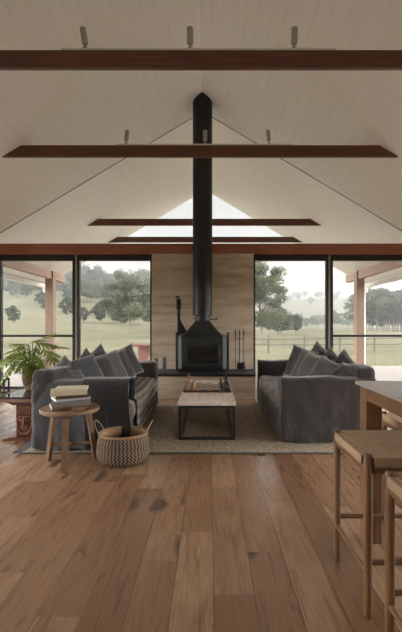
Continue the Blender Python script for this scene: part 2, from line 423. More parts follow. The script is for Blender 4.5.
# corner posts / sill-less walls
bm = bmesh.new(); box(bm, (-W-.15, YB-.15, 0), (W+.15, YB, .25)); 
for x in (-W-.15, -1.4, 1.2, W-.05): box(bm, (x, YB-.15, .25), (x+.2, YB, 2.6))
box(bm, (-W-.15, YB-.15, 2.5), (W+.15, YB, 2.8))
for q_ in range(1):
    A = prism([(-W-.15, 2.8), (W+.15, 2.8), (W+.15, zr(W+.15)), (0, RIDGE), (-W-.15, zr(W+.15))], YB-.15, YB); me = bpy.data.meshes.new('t'); A.to_mesh(me); A.free(); bm.from_mesh(me)
struct(link('wall_back', bm, M['plaster']))
def side_wall(sx, name, base_n):
    bm = bmesh.new(); x0, x1 = (W, W+.12) if sx > 0 else (-W-.12, -W)
    box(bm, (x0, YB, 2.6), (x1, YG-.02, zr(W)-.07))
    box(bm, (x0, YB, 0), (x1, .95, 2.6))
    struct(link(name, bm, M['plaster']))
side_wall(-1, 'wall_left', 5); side_wall(1, 'wall_right', 7)
# travertine fireplace wall (part of the building)
struct(link('wall_fireplace', BX((-.965, 7.62, 0), (.965, 7.95, 2.6)), M['travertine']))
# header beam
hb = BX((-W, 7.64, 2.602), (W, 7.86, 2.80), .006)
M['header'] = m_wood('orange_brown_hardwood', srgb(112, 62, 40), srgb(178, 112, 78), (.8, 14, 14), .45, 3)
struct(link('trim_1', hb, M['header']))

def window(n, x0, x1, y, transom=None, mull_r=0, z1=2.6):
    o = struct(link('window_%d' % n, frame_bm(x0, x1, y, transom, z1), M['frame']))
    link('pane', BX((x0+.04, y+.03, .05), (x1-.04, y+.038, z1-.1)), M['glass'], o)
    return o
def frame_bm(x0, x1, y, transom, z1):
    bm = bmesh.new(); t = .045
    box(bm, (x0, y, 0), (x0+t, y+.08, z1)); box(bm, (x1-t, y, 0), (x1, y+.08, z1))
    box(bm, (x0+t, y, 0), (x1-t, y+.08, .06)); box(bm, (x0+t, y, z1-.11), (x1-t, y+.08, z1))
    if transom: box(bm, (x0+t, y+.005, transom-.022), (x1-t, y+.07, transom+.022))
    return bm
YW = 7.74
for sx in (-1, 1):
    struct(link('trim_%d' % (20+sx), BX((sx*2.4425-.022, YW+.012, 0), (sx*2.4425+.022, YW+.07, 2.6)), M['grey_metal']))
window(1, -3.93, -2.465, YW, 1.04); window(2, -2.42, -.967, YW)
window(3, .967, 2.42, YW); window(4, 2.465, 3.93, YW, 1.04)
# side glazing
def side_window(n, sx, ya, yb):
    x0 = W+.02 if sx > 0 else -W-.1; bm = bmesh.new(); t = .05
    box(bm, (x0, ya, 0), (x0+.08, ya+t, 2.6)); box(bm, (x0, yb-t, 0), (x0+.08, yb, 2.6))
    box(bm, (x0, ya+t, 0), (x0+.08, yb-t, .06)); box(bm, (x0, ya+t, 2.52), (x0+.08, yb-t, 2.6))
    o = struct(link('window_%d' % n, bm, M['frame']))
    link('pane', BX((x0+.035, ya+t, .05), (x0+.043, yb-t, 2.53)), M['glass'], o)
k = 5
for sx in (-1, 1):
    for a, b in ((.97, 2.63), (2.66, 4.32), (4.35, 6.01), (6.04, 7.72)):
        side_window(k, sx, a, b); k += 1
# back glazing
for x0, x1 in ((-3.9, -1.41), (-1.19, 1.19), (1.41, 3.89)):
    bm = bmesh.new(); y = YB-.1
    box(bm, (x0, y, .26), (x0+.05, y+.06, 2.49)); box(bm, (x1-.05, y, .26), (x1, y+.06, 2.49)); box(bm, (x0+.05, y, .26), (x1-.05, y+.06, .32)); box(bm, (x0+.05, y, 2.43), (x1-.05, y+.06, 2.49))
    o = struct(link('window_%d' % k, bm, M['frame'])); link('pane', BX((x0+.05, y+.02, .31), (x1-.05, y+.03, 2.44)), M['glass'], o); k += 1
# gable glazing above the header beam: two right-angled panes meeting behind the flue
for s in (-1, 1):
    zb = 2.80; xo = (RIDGE-zb)/SL; q = [(s*.0, zb), (s*min(xo, W), zb), (s*min(xo, W), zr(min(xo, W))), (0, RIDGE)]
    t = .006
    def strip(p0, p1, th):
        d = (Vector(p1)-Vector(p0)); nn = Vector((-d.y, d.x)).normalized()*th
        if nn.y > 0: nn = -nn
        return [p0, p1, (p1[0]+nn.x, p1[1]+nn.y), (p0[0]+nn.x, p0[1]+nn.y)]
    bm = prism(strip((0, RIDGE), (s*W, zr(W)), t), 7.76, 7.78)
    o = struct(link('window_%d' % k, bm, M['rug_edge'])); k += 1
    link('pane', prism([(0, 2.81), (s*W, 2.81), (s*W, zr(W)-.02), (0, RIDGE-.02)], 7.765, 7.773), M['glass'], o)

# tie beams (each one a thing of the structure)
labels = []
TZ0, TZ1 = 3.670, 3.834
for i, y in enumerate((-.2, 1.8, 3.8, 5.8, 9.8, 11.8)):
    xb = (RIDGE-TZ0)/SL+.05; xt = (RIDGE-TZ1)/SL+.05
    bm = prism([(-xb, TZ0), (xb, TZ0), (xt, TZ1), (-xt, TZ1)], y-.022, y+.022)
    struct(link('trim_%d' % (i+2), bm, M['beam']))
# veranda: eave beams and posts
for i, s in enumerate((-1, 1)):
    struct(link('trim_%d' % (8+i), BX((s*4.22-.07, 7.95, 2.50), (s*4.22+.07, 11.9, 2.72), .006), M['beam_y']))
    struct(link('trim_%d' % (10+i), BX((s*4.22-.11, 10.89, -.04), (s*4.22+.11, 11.11, 2.72), .008), M['post']))
    g = empty('gutter', (s*4.9, 0, 2.4), ['white gutter and downpipe at the left veranda corner', 'white gutter and downpipe at the right veranda corner'][i], 'gutter')
    bm = bmesh.new(); box(bm, (-.06, YB-.3, -.02), (.06, YE, .11), .02); link('trough', bm, M['downpipe'], g)
    link('downpipe', TB([(-s*.02, YE-.12, .0), (-s*.02, YE-.12, -.12), (-s*.10, YE-.12, -.2), (-s*.10, YE-.12, -2.44)], .045, 12), M['downpipe'], g)
struct(link('veranda_slab', BX((-7.5, YG+.16, -.3), (7.5, 12.6, -.03)), M['concrete']))
struct(link('side_paving', (lambda b: (box(b, (-7.5, YB-4, -.3), (-W-.13, YG+.15, -.04)), box(b, (W+.13, YB-4, -.3), (7.5, YG+.15, -.04)), box(b, (-W-.12, YB-4, -.3), (W+.12, YB-.16, -.04)), b)[-1])(bmesh.new()), M['concrete']))

# ------------------------------------------------------------------ track lights
def track(y, xa, xb, label, g):
    o = link('lighting_track', BX((xa, y-.018, TZ1+.001), (xb, y+.018, TZ1+.025), .003), M['white']); tag(o, label, 'light track')
def spot(x, y, tilt, label, ty=0):
    o = empty('spotlight', (x, y, TZ1+.026), label, 'light', 'white spotlights on the tie beam tracks')
    b = bmesh.new(); lathe(b, [(.024, 0), (.024, .008), (.01, .01), (.01, .05), (0, .05)], 14); link('stem', b, M['grey_metal'], o, 40)
    b = bmesh.new(); lathe(b, [(.0, .0), (.026, .0), (.03, .006), (.03, .15), (.027, .15), (.026, .12), (0, .12)], 18)
    h = link('lamp_head', b, M['grey_metal'], o, 40); h.location = (0, -.0, .045); h.rotation_euler = (ty, tilt, 0)
track(3.8, -1.26, 1.32, 'white track along the top of the nearest tie beam', 0)
track(5.8, -1.216, 1.352, 'white track along the top of the second tie beam', 0)
for x, t, n in ((-1.04, -.14, 'left spotlight on the nearest tie beam, tilted left'), (-.05, 0, 'middle spotlight on the nearest tie beam'), (.934, .04, 'right spotlight on the nearest tie beam')):
    spot(x, 3.8, t, n)
for x, t, n in ((-1.07, .12, 'left spotlight on the second tie beam'), (.07, 0, 'middle spotlight on the second tie beam, in front of the black flue'), (.99, -.1, 'right spotlight on the second tie beam')):
    spot(x, 5.8, t, n)

# ------------------------------------------------------------------ hearth and stove
h = empty('hearth_bench', (0, 7.2, 0), 'raised travertine hearth with a black steel top under the wood stove', 'hearth')
link('base', BX((-1.1, -.41, 0), (1.1, .415, .385), .004), M['travertine'], h)
link('steel_top', BX((-1.12, -.43, .386), (1.12, .415, .42), .004), M['stove'], h)
st = empty('wood_stove', (0.004, 7.30, .421), 'black wood burning stove with a tall flue in front of the travertine wall', 'stove')
def stove_body():
    bm = bmesh.new()
    pts = [(-.44, .24), (-.44, -.14), (-.36, -.26), (.36, -.26), (.44, -.14), (.44, .24)]
    A = [bm.verts.new((x, y, .05)) for x, y in pts]; B = [bm.verts.new((x, y, .64)) for x, y in pts]
    bm.faces.new(A[::-1]); bm.faces.new(B)
    for i in range(6): bm.faces.new([A[i], A[(i+1) % 6], B[(i+1) % 6], B[i]])
    bmesh.ops.bevel(bm, geom=bm.edges[:], offset=.008, segments=2, affect='EDGES')
    return bm
link('body', stove_body(), M['stove'], st)
link('plinth', BX((-.40, -.2, 0), (.40, .2, .055)), M['stove'], st)
bm = bmesh.new(); box(bm, (-.34, -.285, .10), (-.27, -.262, .58), .004); box(bm, (.27, -.285, .10), (.34, -.262, .58), .004); box(bm, (-.27, -.285, .10), (.27, -.262, .16), .004); box(bm, (-.27, -.285, .52), (.27, -.262, .58), .004)
dr = link('door', bm, M['stove'], st)
link('door_glass', BX((-.27, -.275, .16), (.27, -.265, .52)), M['glassdark'], dr)
link('handle', TB([(.305, -.29, .28), (.305, -.325, .29), (.305, -.325, .40), (.305, -.29, .41)], .009), M['stove'], dr)
for s in (-1, 1): link('side_rail', TB([(s*.46, -.10, .02), (s*.46, -.10, .70)], .022, 10), M['stove'], st, 40)
def hood():
    bm = bmesh.new(); n = 32; rings = []
    for j, tt in enumerate((0, .02, .33, .66, 1.0)):
        z = .645+tt*.26; R = []
        for i in range(n):
            a = 2*PI*i/n; c, s_ = math.cos(a), math.sin(a)
            k = 1/max(abs(c)/.37, abs(s_)/.22); rx, ry = c*k, s_*k
            q = tt**.85
            R.append(bm.verts.new(((1-q)*rx+q*c*.13, (1-q)*ry+q*s_*.13, z)))
        rings.append(R)
    for j in range(4):
        for i in range(n): bm.faces.new([rings[j][i], rings[j][(i+1) % n], rings[j+1][(i+1) % n], rings[j+1][i]])
    bm.faces.new(rings[0][::-1]); bm.faces.new(rings[-1]); return bm
link('hood', hood(), M['stove'], st, 30)
bm = bmesh.new(); lathe(bm, [(.125, .9), (.125, 1.02)], 28); lathe(bm, [(.155, .93), (.155, .965)], 28)
link('flue_neck', bm, M['stove'], st, 40)
bm = bmesh.new(); lathe(bm, [(.177, 1.0), (.177, 4.98)], 40); link('flue', bm, M['stove'], st, 40)
# two thin bands on the flue
link('damper_lever', TB([(.12, -.05, .93), (.22, -.09, .93), (.27, -.09, .94)], [.008, .008, .014], 8), M['stove'], st)
bm = bmesh.new(); box(bm, (-.455, -.02, .0), (-.405, .03, 1.28), .004); box(bm, (-.47, -.04, 1.12), (-.39, .04, 1.30), .008); box(bm, (-.49, -.02, 1.32), (-.42, .02, 1.35), .004); box(bm, (-.44, -.012, 1.30), (-.42, .012, 1.33))
link('lift_post', bm, M['stove'], st)
link('gusset', prism([(-.405, .66), (-.26, .66), (-.405, .93)], -.006, .006), M['stove'], st)

# fire tools
ft = empty('fire_tool_set', (.676, 7.3, .421), 'black fire tool stand to the right of the stove', 'fire tools')
bm = bmesh.new(); box(bm, (-.1, -.06, 0), (.1, .06, .012), .003); link('base', bm, M['stove'], ft)
link('stand_pole', TB([(0, .02, .012), (0, .02, .72)], .007), M['stove'], ft)
link('hanging_bar', TB([(-.085, .02, .58), (.085, .02, .58)], .006), M['stove'], ft)
def tool(x, label, kind):
    t = empty(kind, (.676+x, 7.28, .421), label, 'fire tool')
    link('rod', TB([(0, 0, .14), (0, 0, .62)], .005, 8), M['stove'], t)
    link('handle', TB([(0, 0, .60), (0, 0, .74)], [.009, .012], 10), M['stove'], t, 60)
    if kind == 'fire_shovel': link('blade', (lambda b: (box(b, (-.045, -.012, .03), (.045, -.004, .15), .003), b)[-1])(bmesh.new()), M['stove'], t)
    elif kind == 'fire_brush': link('bristles', (lambda b: lathe(b, [(.035, .04), (.042, .06), (.03, .14), (.008, .17)], 12))(bmesh.new()), M['black'], t, 40)
    else: link('hook', TB([(0, 0, .15), (0, -.005, .06), (.015, -.005, .05), (.03, -.005, .075)], .005, 8), M['stove'], t)
tool(-.075, 'fire poker hanging left on the tool stand', 'fire_poker')
tool(.0, 'ash shovel hanging in the middle of the tool stand', 'fire_shovel')
tool(.075, 'hearth brush hanging right on the tool stand', 'fire_brush')
for i, (x, hh, lb) in enumerate(((-.80, .25, 'left of two slim black canisters on the hearth by the left sofa'), (-.655, .27, 'right of two slim black canisters on the hearth beside the stove'))):
    b = bmesh.new(); lathe(b, [(.036, 0), (.04, .004), (.04, hh-.03), (.036, hh-.02), (.036, hh), (.0, hh)], 20)
    tag(link('black_canister', b, M['black'], None, 40, (x, 7.0, .421)), lb, 'canister', 'black canisters on the hearth')

# ------------------------------------------------------------------ rug
rg = empty('jute_rug', (0, 0, 0), 'woven brown jute rug under the sofas and coffee table', 'rug')
link('rug_body', rbox((-1.68, 3.92, .001), (1.75, 6.36, .014), .006, 24, .004, 6), M['rug'], rg, 60)
link('binding', BX((-1.70, 3.885, .001), (1.77, 3.919, .017), .005), M['rug_edge'], rg); link('binding', BX((-1.70, 6.361, .001), (1.77, 6.385, .017), .005), M['rug_edge'], rg)
bm = bmesh.new(); r = random.Random(9)
for i in range(110):
    y = 3.93+i*.022; tube(bm, [(-1.68, y, .010), (-1.72, y+r.uniform(-.01, .01), .008), (-1.78+r.uniform(-.02, .02), y+r.uniform(-.02, .02), .005)], [.006, .005, .003], 5)
o = link('fringe', bm, M['linen_blue'], rg); o['kind'] = 'stuff'

# ------------------------------------------------------------------ cushions
def cushion_bm(sz=.5, th=.16, seed=0):
    n = 22; bm = bmesh.new(); top = {}; bot = {}
    for i in range(n+1):
        for j in range(n+1):
            u = -1+2*i/n; v = -1+2*j/n
            pin = 1-.085*((1-u*u)*abs(v)**3 + (1-v*v)*abs(u)**3)     # sides drawn in, corners stay as ears
            x = u*sz/2*(1-.085*(1-v*v)*abs(u)**2.2); y = v*sz/2*(1-.085*(1-u*u)*abs(v)**2.2)
            e = (max(0, (1-u**4)*(1-v**4)))**.62
            d = th/2*e*(1+.16*mn.noise(Vector((u*1.5+seed, v*1.5, seed*2))))
            wr = .012*e*mn.noise(Vector((u*4+seed*2, v*4, 7)))
            b_ = .02*mn.noise(Vector((u+seed, v, 3)))
            top[i, j] = bm.verts.new((x, y, d+wr+b_))
            if i in (0, n) or j in (0, n): bot[i, j] = top[i, j]
            else: bot[i, j] = bm.verts.new((x, y, -d+wr+b_))
    for i in range(n):
        for j in range(n):
            bm.faces.new([top[i, j], top[i+1, j], top[i+1, j+1], top[i, j+1]])
            f = [bot[i, j], bot[i, j+1], bot[i+1, j+1], bot[i+1, j]]
            try: bm.faces.new(f)
            except ValueError: pass
    edge = [top[i, 0].co.copy() for i in range(n)]+[top[n, j].co.copy() for j in range(n)]+[top[n-i, n].co.copy() for i in range(n)]+[top[0, n-j].co.copy() for j in range(n)]
    return bm, edge
def cushion(loc, rot, mat, label, seed, sz=.5, th=.16, grp='grey linen cushions on the left sofa'):
    o = empty('cushion', loc, label, 'cushion', grp); o.rotation_euler = rot
    bm, edge = cushion_bm(sz, th, seed); link('cover', bm, M[mat], o, 180)
    link('piping', tube(bmesh.new(), edge+[edge[0]], .006, 6, False), M['piping'], o, 180)
    return o

# ------------------------------------------------------------------ sofas
M['seat_linen'] = m_fabric('brown_grey_seat_linen', srgb(92, 84, 78), .16)
def sofa(name, label, side, xa, xb, ya, yb, mat, arm_mat=None):
    """side=-1: back along x=xa (left), faces +x; side=+1: back along xb, faces -x. local = world"""
    s = empty(name, ((xa+xb)/2, (ya+yb)/2, .016), label, 'sofa'); ox, oy, oz = s.location
    m = M[mat]; am = M[arm_mat or mat]
    def P(bm): 
        for v in bm.verts: v.co -= Vector((ox, oy, oz))
        return bm
    z0 = .02
    def folds(k, amp, ax):
        def fn(c):
            t = max(0, 1-c.z/.45); w = amp*t*(math.sin(c[ax]*k)+.6*math.sin(c[ax]*k*2.3+1))
            if ax == 0: c.y += w if c.y < (ya+yb)/2 else -w
            else: c.x += w
            return c
        return fn
    bx0, bx1 = (xa, xa+.2) if side < 0 else (xb-.2, xb)
    sx0, sx1 = (xa+.16, xb) if side < 0 else (xa, xb-.16)
    link('back', P(rbox((bx0, ya+.02, z0), (bx1, yb-.02, .80), .055, 26, .03, 4, 1)), m, s, 180)
    def armfn(c):
        t = max(0, 1-c.z/.55); q = .010*t*(math.sin(c.x*31)+.7*math.sin(c.x*57+2)); 
        c.y += -abs(q) if c.y < (ya+yb)/2 else abs(q)
        return c
    link('arm', P(rbox((xa, ya, z0), (xb-.02 if side < 0 else xb, ya+.19, .695), .04, 30, .022, 5, 2, armfn)), am, s, 180)
    link('arm', P(rbox((xa+.0, yb-.19, z0), (xb, yb, .695), .04, 26, .022, 5, 3, armfn)), m, s, 180)
    link('base', P(rbox((sx0, ya+.1, z0), (sx1-.015 if side < 0 else sx1, yb-.1, .33), .03, 30, .02, 5, 4, folds(23, .006, 1))), m, s, 180)
    link('seat_cushion', P(rbox((sx0+.02, ya+.17, .29), (sx1+.01 if side < 0 else sx1, yb-.17, .465), .06, 34, .035, 4, 5)), M['seat_linen'], s, 180)
    return s
LS = sofa('sofa', 'grey linen slipcovered sofa on the left, facing the coffee table', -1, -1.62, -.66, 3.94, 6.20, 'linen', 'linen_blue')
RS = sofa('sofa', 'charcoal linen slipcovered sofa on the right, facing the coffee table', 1, .88, 1.88, 4.19, 6.45, 'linen')
# corner fold and tie parts on the right sofa
bm = rbox((.862, 6.20, .05), (.878, 6.40, .72), .006, 12, .01, 6, 2)
tag(link('linen_throw', bm, M['cream'], None, 180), 'pale cloth hanging down the far end of the right sofa', 'throw')

# throw and seat cover: draped cloth sheets with thickness
def cloth(fn, nu, nv, th=.008):
    bm = bmesh.new(); L = bm.loops.layers.uv.verify(); g = [[bm.verts.new(fn(i/nu, j/nv)) for j in range(nv+1)] for i in range(nu+1)]
    for i in range(nu):
        for j in range(nv):
            f = bm.faces.new([g[i][j], g[i+1][j], g[i+1][j+1], g[i][j+1]])
            for lp, (a, b) in zip(f.loops, ((i, j), (i+1, j), (i+1, j+1), (i, j+1))): lp[L].uv = (a/nu, b/nv)
    bmesh.ops.recalc_face_normals(bm, faces=bm.faces[:])
    bmesh.ops.solidify(bm, geom=bm.faces[:], thickness=th); return bm
def path(pts):
    P = [Vector(p) for p in pts]; Ls = [0]
    for a, b in zip(P[:-1], P[1:]): Ls.append(Ls[-1]+(b-a).length)
    def f(t):
        d = t*Ls[-1]
        for i in range(len(P)-1):
            if d <= Ls[i+1]+1e-9: return P[i].lerp(P[i+1], (d-Ls[i])/(Ls[i+1]-Ls[i]))
        return P[-1]
    return f
pa = path([(0, 3.905, .04), (0, 3.91, .40), (0, 3.915, .66), (0, 3.935, .705), (0, 3.97, .722), (0, 4.03, .727), (0, 4.10, .722), (0, 4.145, .70), (0, 4.16, .66), (0, 4.165, .50)])
def thr(u, v):
    p = pa(v); x = -1.10+.455*u; w = .008*math.sin(u*19+v*3)*(1 if v < .5 else .3)*min(1, abs(v-.5)*4)
    return (x+.01*math.sin(v*9), p.y-abs(w), p.z)
tag(link('draped_cloth', cloth(thr, 40, 50), M['throw'], None, 180), 'dark charcoal throw draped over the near arm of the left sofa', 'throw')
pb = path([(-1.25, 0, .487), (-.9, 0, .492), (-.70, 0, .485), (-.655, 0, .465), (-.635, 0, .43), (-.63, 0, .30), (-.63, 0, .10)])
def thr2(u, v):
    p = pb(v); y = 4.28+1.55*u
    w = .012*mn.noise(Vector((u*9, v*9, 2)))+.008*math.sin(u*60+v*6)*max(0, v-.45)
    return (p.x+(abs(w) if v > .5 else 0), y+.02*math.sin(v*5), p.z+(abs(w)*1.2 if v <= .5 else 0))
tag(link('draped_cloth', cloth(thr2, 90, 40), M['fold_bands'], None, 180), 'grey cover on the seat of the left sofa with painted fold highlights', 'throw')

# cushions on the left sofa (stand on the seat and lean on the back, corners up)
R = math.radians
# x, y, z, (rx,ry,rz)
def lean(side, x, y, z, tilt, turn, roll, mat, label, seed, sz=.5, th=.16, grp=None):
    # start: cushion in xy-plane. stand it so normal points to +x, spin about its normal (roll), lean back (tilt), turn about z
    Rm = Matrix.Rotation(turn, 4, 'Z') @ Matrix.Rotation(-side*tilt, 4, 'Y') @ Matrix.Rotation(PI/2, 4, 'Y') @ Matrix.Rotation(roll, 4, 'Z')
    o = cushion((x, y, z), Rm.to_euler(), mat, label, seed, sz, th, grp); return o
G = 'grey linen cushions on the left sofa'
seatz = .47
L_C = [  # x, y, z, tilt, turn, roll, mat, label, sz
 (-1.36, 4.32, .60, 60, -52, 10, 'cush_c', 'blue grey cushion lying slanted at the near end of the left sofa', .46),
 (-1.50, 4.58, .66, 24, -30, 30, 'cush_b', 'small pale grey cushion behind the slanted one, nearest the plant', .38),
 (-1.33, 4.70, .66, 30, -52, 14, 'cush_c', 'blue grey cushion with pale piping in the near half of the left sofa', .46),
 (-1.22, 4.98, .655, 28, -44, 14, 'cush_a', 'dark cushion with a pale edge, in the middle of the left sofa', .43),
 (-1.16, 5.24, .67, 24, -42, 12, 'cush_b', 'taupe grey cushion, third from the far arm of the left sofa', .46),
 (-1.42, 5.12, .68, 16, -24, 32, 'cush_a', 'charcoal cushion with its corner up against the left sofa back', .42),
 (-1.12, 5.52, .68, 22, -42, 12, 'cush_a', 'large dark cushion second from the far arm of the left sofa', .44),
 (-1.08, 5.80, .70, 16, -46, 18, 'cush_a', 'tallest charcoal cushion at the far arm of the left sofa', .46),
 (-1.40, 5.60, .69, 14, -26, 26, 'cush_c', 'cushion tip showing behind the row on the left sofa', .46),
]
for i, (x, y, z, ti, tu, ro, m_, lb, sz) in enumerate(L_C): lean(-1, x, y, z, -R(ti), R(tu), R(ro), m_, lb, i*1.7+1, sz, .15, G)
G2 = 'grey linen cushions on the right sofa'
R_C = [
 (1.63, 4.46, .62, 52, 50, 26, 'cush_a', 'dark charcoal cushion slumped at the near end of the right sofa', .46),
 (1.74, 4.86, .68, 20, 30, 34, 'cush_a', 'charcoal cushion behind the slumped one against the right sofa back', .42),
 (1.50, 4.76, .645, 34, 42, 18, 'cush_c', 'blue grey cushion second from the near end of the right sofa', .44),
 (1.44, 5.08, .65, 26, 38, 12, 'cush_b', 'mid grey cushion with pale piping in the middle of the right sofa', .46),
 (1.72, 5.30, .67, 14, 26, 30, 'cush_a', 'charcoal cushion with its corner up against the right sofa back', .44),
 (1.45, 5.42, .67, 22, 36, 14, 'cush_b', 'mid grey cushion second from the far end of the right sofa', .47),
 (1.44, 5.80, .69, 16, 36, 12, 'cush_a', 'dark grey cushion at the far arm of the right sofa', .48),
 (1.70, 5.80, .71, 14, 30, 28, 'cush_c', 'cushion corner showing over the far end of the right sofa', .46),
]
for i, (x, y, z, ti, tu, ro, m_, lb, sz) in enumerate(R_C): lean(1, x, y, z, -R(ti), R(tu), R(ro), m_, lb, i*2.3+20, sz, .15, G2)

# ------------------------------------------------------------------ coffee table and chess set
ct = empty('coffee_table', (.105, 5.18, .016), 'long coffee table with a whitewashed timber top on a black steel frame', 'coffee table')
link('tabletop', BX((-.312, -.88, .37), (.312, .88, .404), .004), M['washed'], ct)
t = .028
for sx in (-1, 1):
    for sy in (-1, 1):
        x = sx*.303; y = sy*.865
        link('leg', BX((min(x, x-sx*t), min(y, y-sy*t), 0), (max(x, x-sx*t), max(y, y-sy*t), .369)), M['black'], ct)
bm = bmesh.new()
for z in (0, .341):
    for sy in (-1, 1): y = sy*.865; box(bm, (-.275, min(y, y-sy*t), z), (.275, max(y, y-sy*t), z+t))
    for sx in (-1, 1): x = sx*.303; box(bm, (min(x, x-sx*t), -.837, z), (max(x, x-sx*t), .837, z+t))
link('frame', bm, M['black'], ct)
CT = .42+.001
bx, by = .105, 5.22
cb = empty('chess_board', (bx, by, CT), 'large dark wooden chess board on the coffee table', 'chess board')
bm = bmesh.new(); box(bm, (-.295, -.285, 0), (.295, .285, .03), .004); link('board', bm, M['chess_dark'], cb)
bm = bmesh.new(); q = .07
for i in range(8):
    for j in range(8):
        if (i+j) % 2 == 0: box(bm, (-4*q+i*q, -4*q+j*q, .0301), (-4*q+i*q+q, -4*q+j*q+q, .0312))
link('pale_squares', bm, M['washed'], cb)
prof = {
 'pawn': [(.0, 0), (.019, 0), (.019, .006), (.012, .012), (.007, .03), (.010, .036), (.006, .038), (.011, .046), (.009, .054), (0, .058)],
 'rook': [(0, 0), (.022, 0), (.022, .008), (.014, .014), (.012, .045), (.018, .05), (.018, .064), (.012, .064), (.012, .058), (0, .058)],
 'bishop': [(0, 0), (.022, 0), (.022, .008), (.012, .016), (.008, .05), (.014, .054), (.008, .057), (.013, .068), (.006, .08), (.004, .084), (0, .087)],
 'queen': [(0, 0), (.024, 0), (.024, .01), (.013, .018), (.008, .066), (.015, .07), (.009, .074), (.017, .09), (.012, .088), (.005, .096), (0, .1)],
 'king': [(0, 0), (.024, 0), (.024, .01), (.014, .018), (.009, .07), (.016, .074), (.010, .078), (.016, .096), (.004, .1), (.004, .115), (0, .115)],
}
def piece_bm(kind):
    bm = bmesh.new()
    if kind == 'knight':
        lathe(bm, [(0, 0), (.022, 0), (.022, .008), (.014, .014), (.013, .02)], 14)
        p = prism([(-.013, .018), (.013, .018), (.012, .045), (.006, .072), (-.006, .074), (-.02, .055), (-.02, .046), (-.006, .05), (-.014, .035)], -.008, .008)
        me = bpy.data.meshes.new('t'); p.to_mesh(me); p.free(); bm.from_mesh(me); bpy.data.meshes.remove(me)
    else: lathe(bm, prof[kind], 14)
    if kind != 'king': bmesh.ops.scale(bm, vec=(1.35, 1.35, 1.4), verts=bm.verts[:])
    if kind == 'king': box(bm, (-.008, -.003, .104), (.008, .003, .110))
    if kind == 'king': bmesh.ops.scale(bm, vec=(1.35, 1.35, 1.4), verts=bm.verts[:])
    return bm
order = ['rook', 'knight', 'bishop', 'queen', 'king', 'bishop', 'knight', 'rook']
for side, mt, cname in ((-1, 'chess_tan', 'tan'), (1, 'chess_black', 'black')):
    lr = 'left' if side < 0 else 'right'; proto = {}
    for j in range(8):
        for row in (0, 1):
            kind = 'pawn' if row else order[j]
            x = bx+side*(3.5-row)*q; y = by+(-3.5+j)*q; z = CT+.0315
            if kind in proto: o = proto[kind].copy(); COL.objects.link(o)
            else: o = link('chess_'+kind, piece_bm(kind), M[mt], None, 50); proto[kind] = o
            o.location = (x, y, z)
            if kind == 'pawn': lb = '%s chess pawn in the row on the %s side of the board' % (cname, lr)
            elif kind in ('queen', 'king'): lb = '%s chess %s in the %s back row' % (cname, kind, lr)
            else: lb = '%s chess %s at the %s half of the %s back row' % (cname, kind, 'near' if j < 4 else 'far', lr)
            tag(o, lb, 'chess piece', '%s chess pieces' % cname)

# ------------------------------------------------------------------ round stool with books
sx_, sy_ = -1.125, 3.635
sd = empty('side_table', (sx_, sy_, 0), 'round three-legged wooden stool carrying a stack of books', 'stool')
b = bmesh.new(); lathe(b, [(0, .470), (.245, .470), (.258, .478), (.26, .50), (.254, .508), (0, .51)], 48); link('seat', b, M['elm'], sd, 40)
legs = []
for a in (163, 277, 37):
    c, s_ = math.cos(R(a)), math.sin(R(a)); top = Vector((c*.165, s_*.165, .471)); bot = Vector((c*.235, s_*.235, 0)); legs.append((top, bot))
    bm = bmesh.new(); n1 = Vector((c, s_, 0)); n2 = Vector((-s_, c, 0)); vs = []
    for p, w in ((bot, .019), (top, .023)):
        for i, j in ((-1, -1), (1, -1), (1, 1), (-1, 1)): vs.append(bm.verts.new(p+n1*w*i+n2*w*1.15*j))
    for qd in ((0, 3, 2, 1), (4, 5, 6, 7), (0, 1, 5, 4), (1, 2, 6, 5), (2, 3, 7, 6), (3, 0, 4, 7)): bm.faces.new([vs[i] for i in qd])
    bmesh.ops.bevel(bm, geom=bm.edges[:], offset=.004, segments=2, affect='EDGES'); link('leg', bm, M['elm_z'], sd)
mid = lambda i, f: legs[i][1].lerp(legs[i][0], f)
link('stretcher', TB([mid(0, .32), mid(2, .32)], .014, 8), M['elm'], sd)
link('stretcher', TB([mid(1, .32), (mid(0, .32)+mid(2, .32))/2], .014, 8), M['elm'], sd)
def book(z, w, d, t, rz, dx, dy, cover, lb):
    w *= 1.1; d *= 1.1
    o = empty('book', (sx_+dx, sy_+dy, z), lb, 'book', 'books stacked on the round stool', R(rz))
    c = bmesh.new(); e = .0028
    box(c, (-w/2, -d/2, 0), (w/2, d/2, e)); box(c, (-w/2, -d/2, t-e), (w/2, d/2, t)); box(c, (-w/2, -d/2, e), (w/2, -d/2+.004, t-e))
    link('cover', c, cover, o); link('pages', BX((-w/2+.005, -d/2+.005, e+.0003), (w/2-.005, d/2-.005, t-e-.0003)), M['page'], o)
mb = lambda n, c: m_plain(n, srgb(*c), .6, 0, .08)
z = .511
for (w, d, t_, rz, dx, dy, c, lb) in (
    (.28, .22, .030, 28, -.01, -.01, (104, 78, 56), 'brown book at the bottom of the stack'),
    (.29, .23, .040, 22, .01, -.005, (112, 108, 108), 'thick grey book second from the bottom of the stack'),
    (.27, .20, .022, 34, .00, .01, (176, 172, 166), 'thin pale grey book in the middle of the stack'),
    (.26, .21, .026, 26, .012, .0, (64, 44, 34), 'dark brown book third from the top of the stack'),
    (.28, .22, .032, 20, -.012, .0, (188, 176, 150), 'cream book second from the top of the stack'),
    (.25, .19, .022, 12, .015, .005, (196, 184, 156), 'thin cream book on top of the stack')):
    book(z, w, d, t_, rz, dx, dy, mb('book_cloth', c), lb); z += t_+.0008
o = link('small_wooden_box', BX((-.05, -.028, 0), (.05, .028, .03), .003), M['elm'], None, None, (sx_+.125, sy_-.155, .511)); o.rotation_euler = (0, 0, R(15))
tag(o, 'small wooden box beside the books on the round stool', 'box')

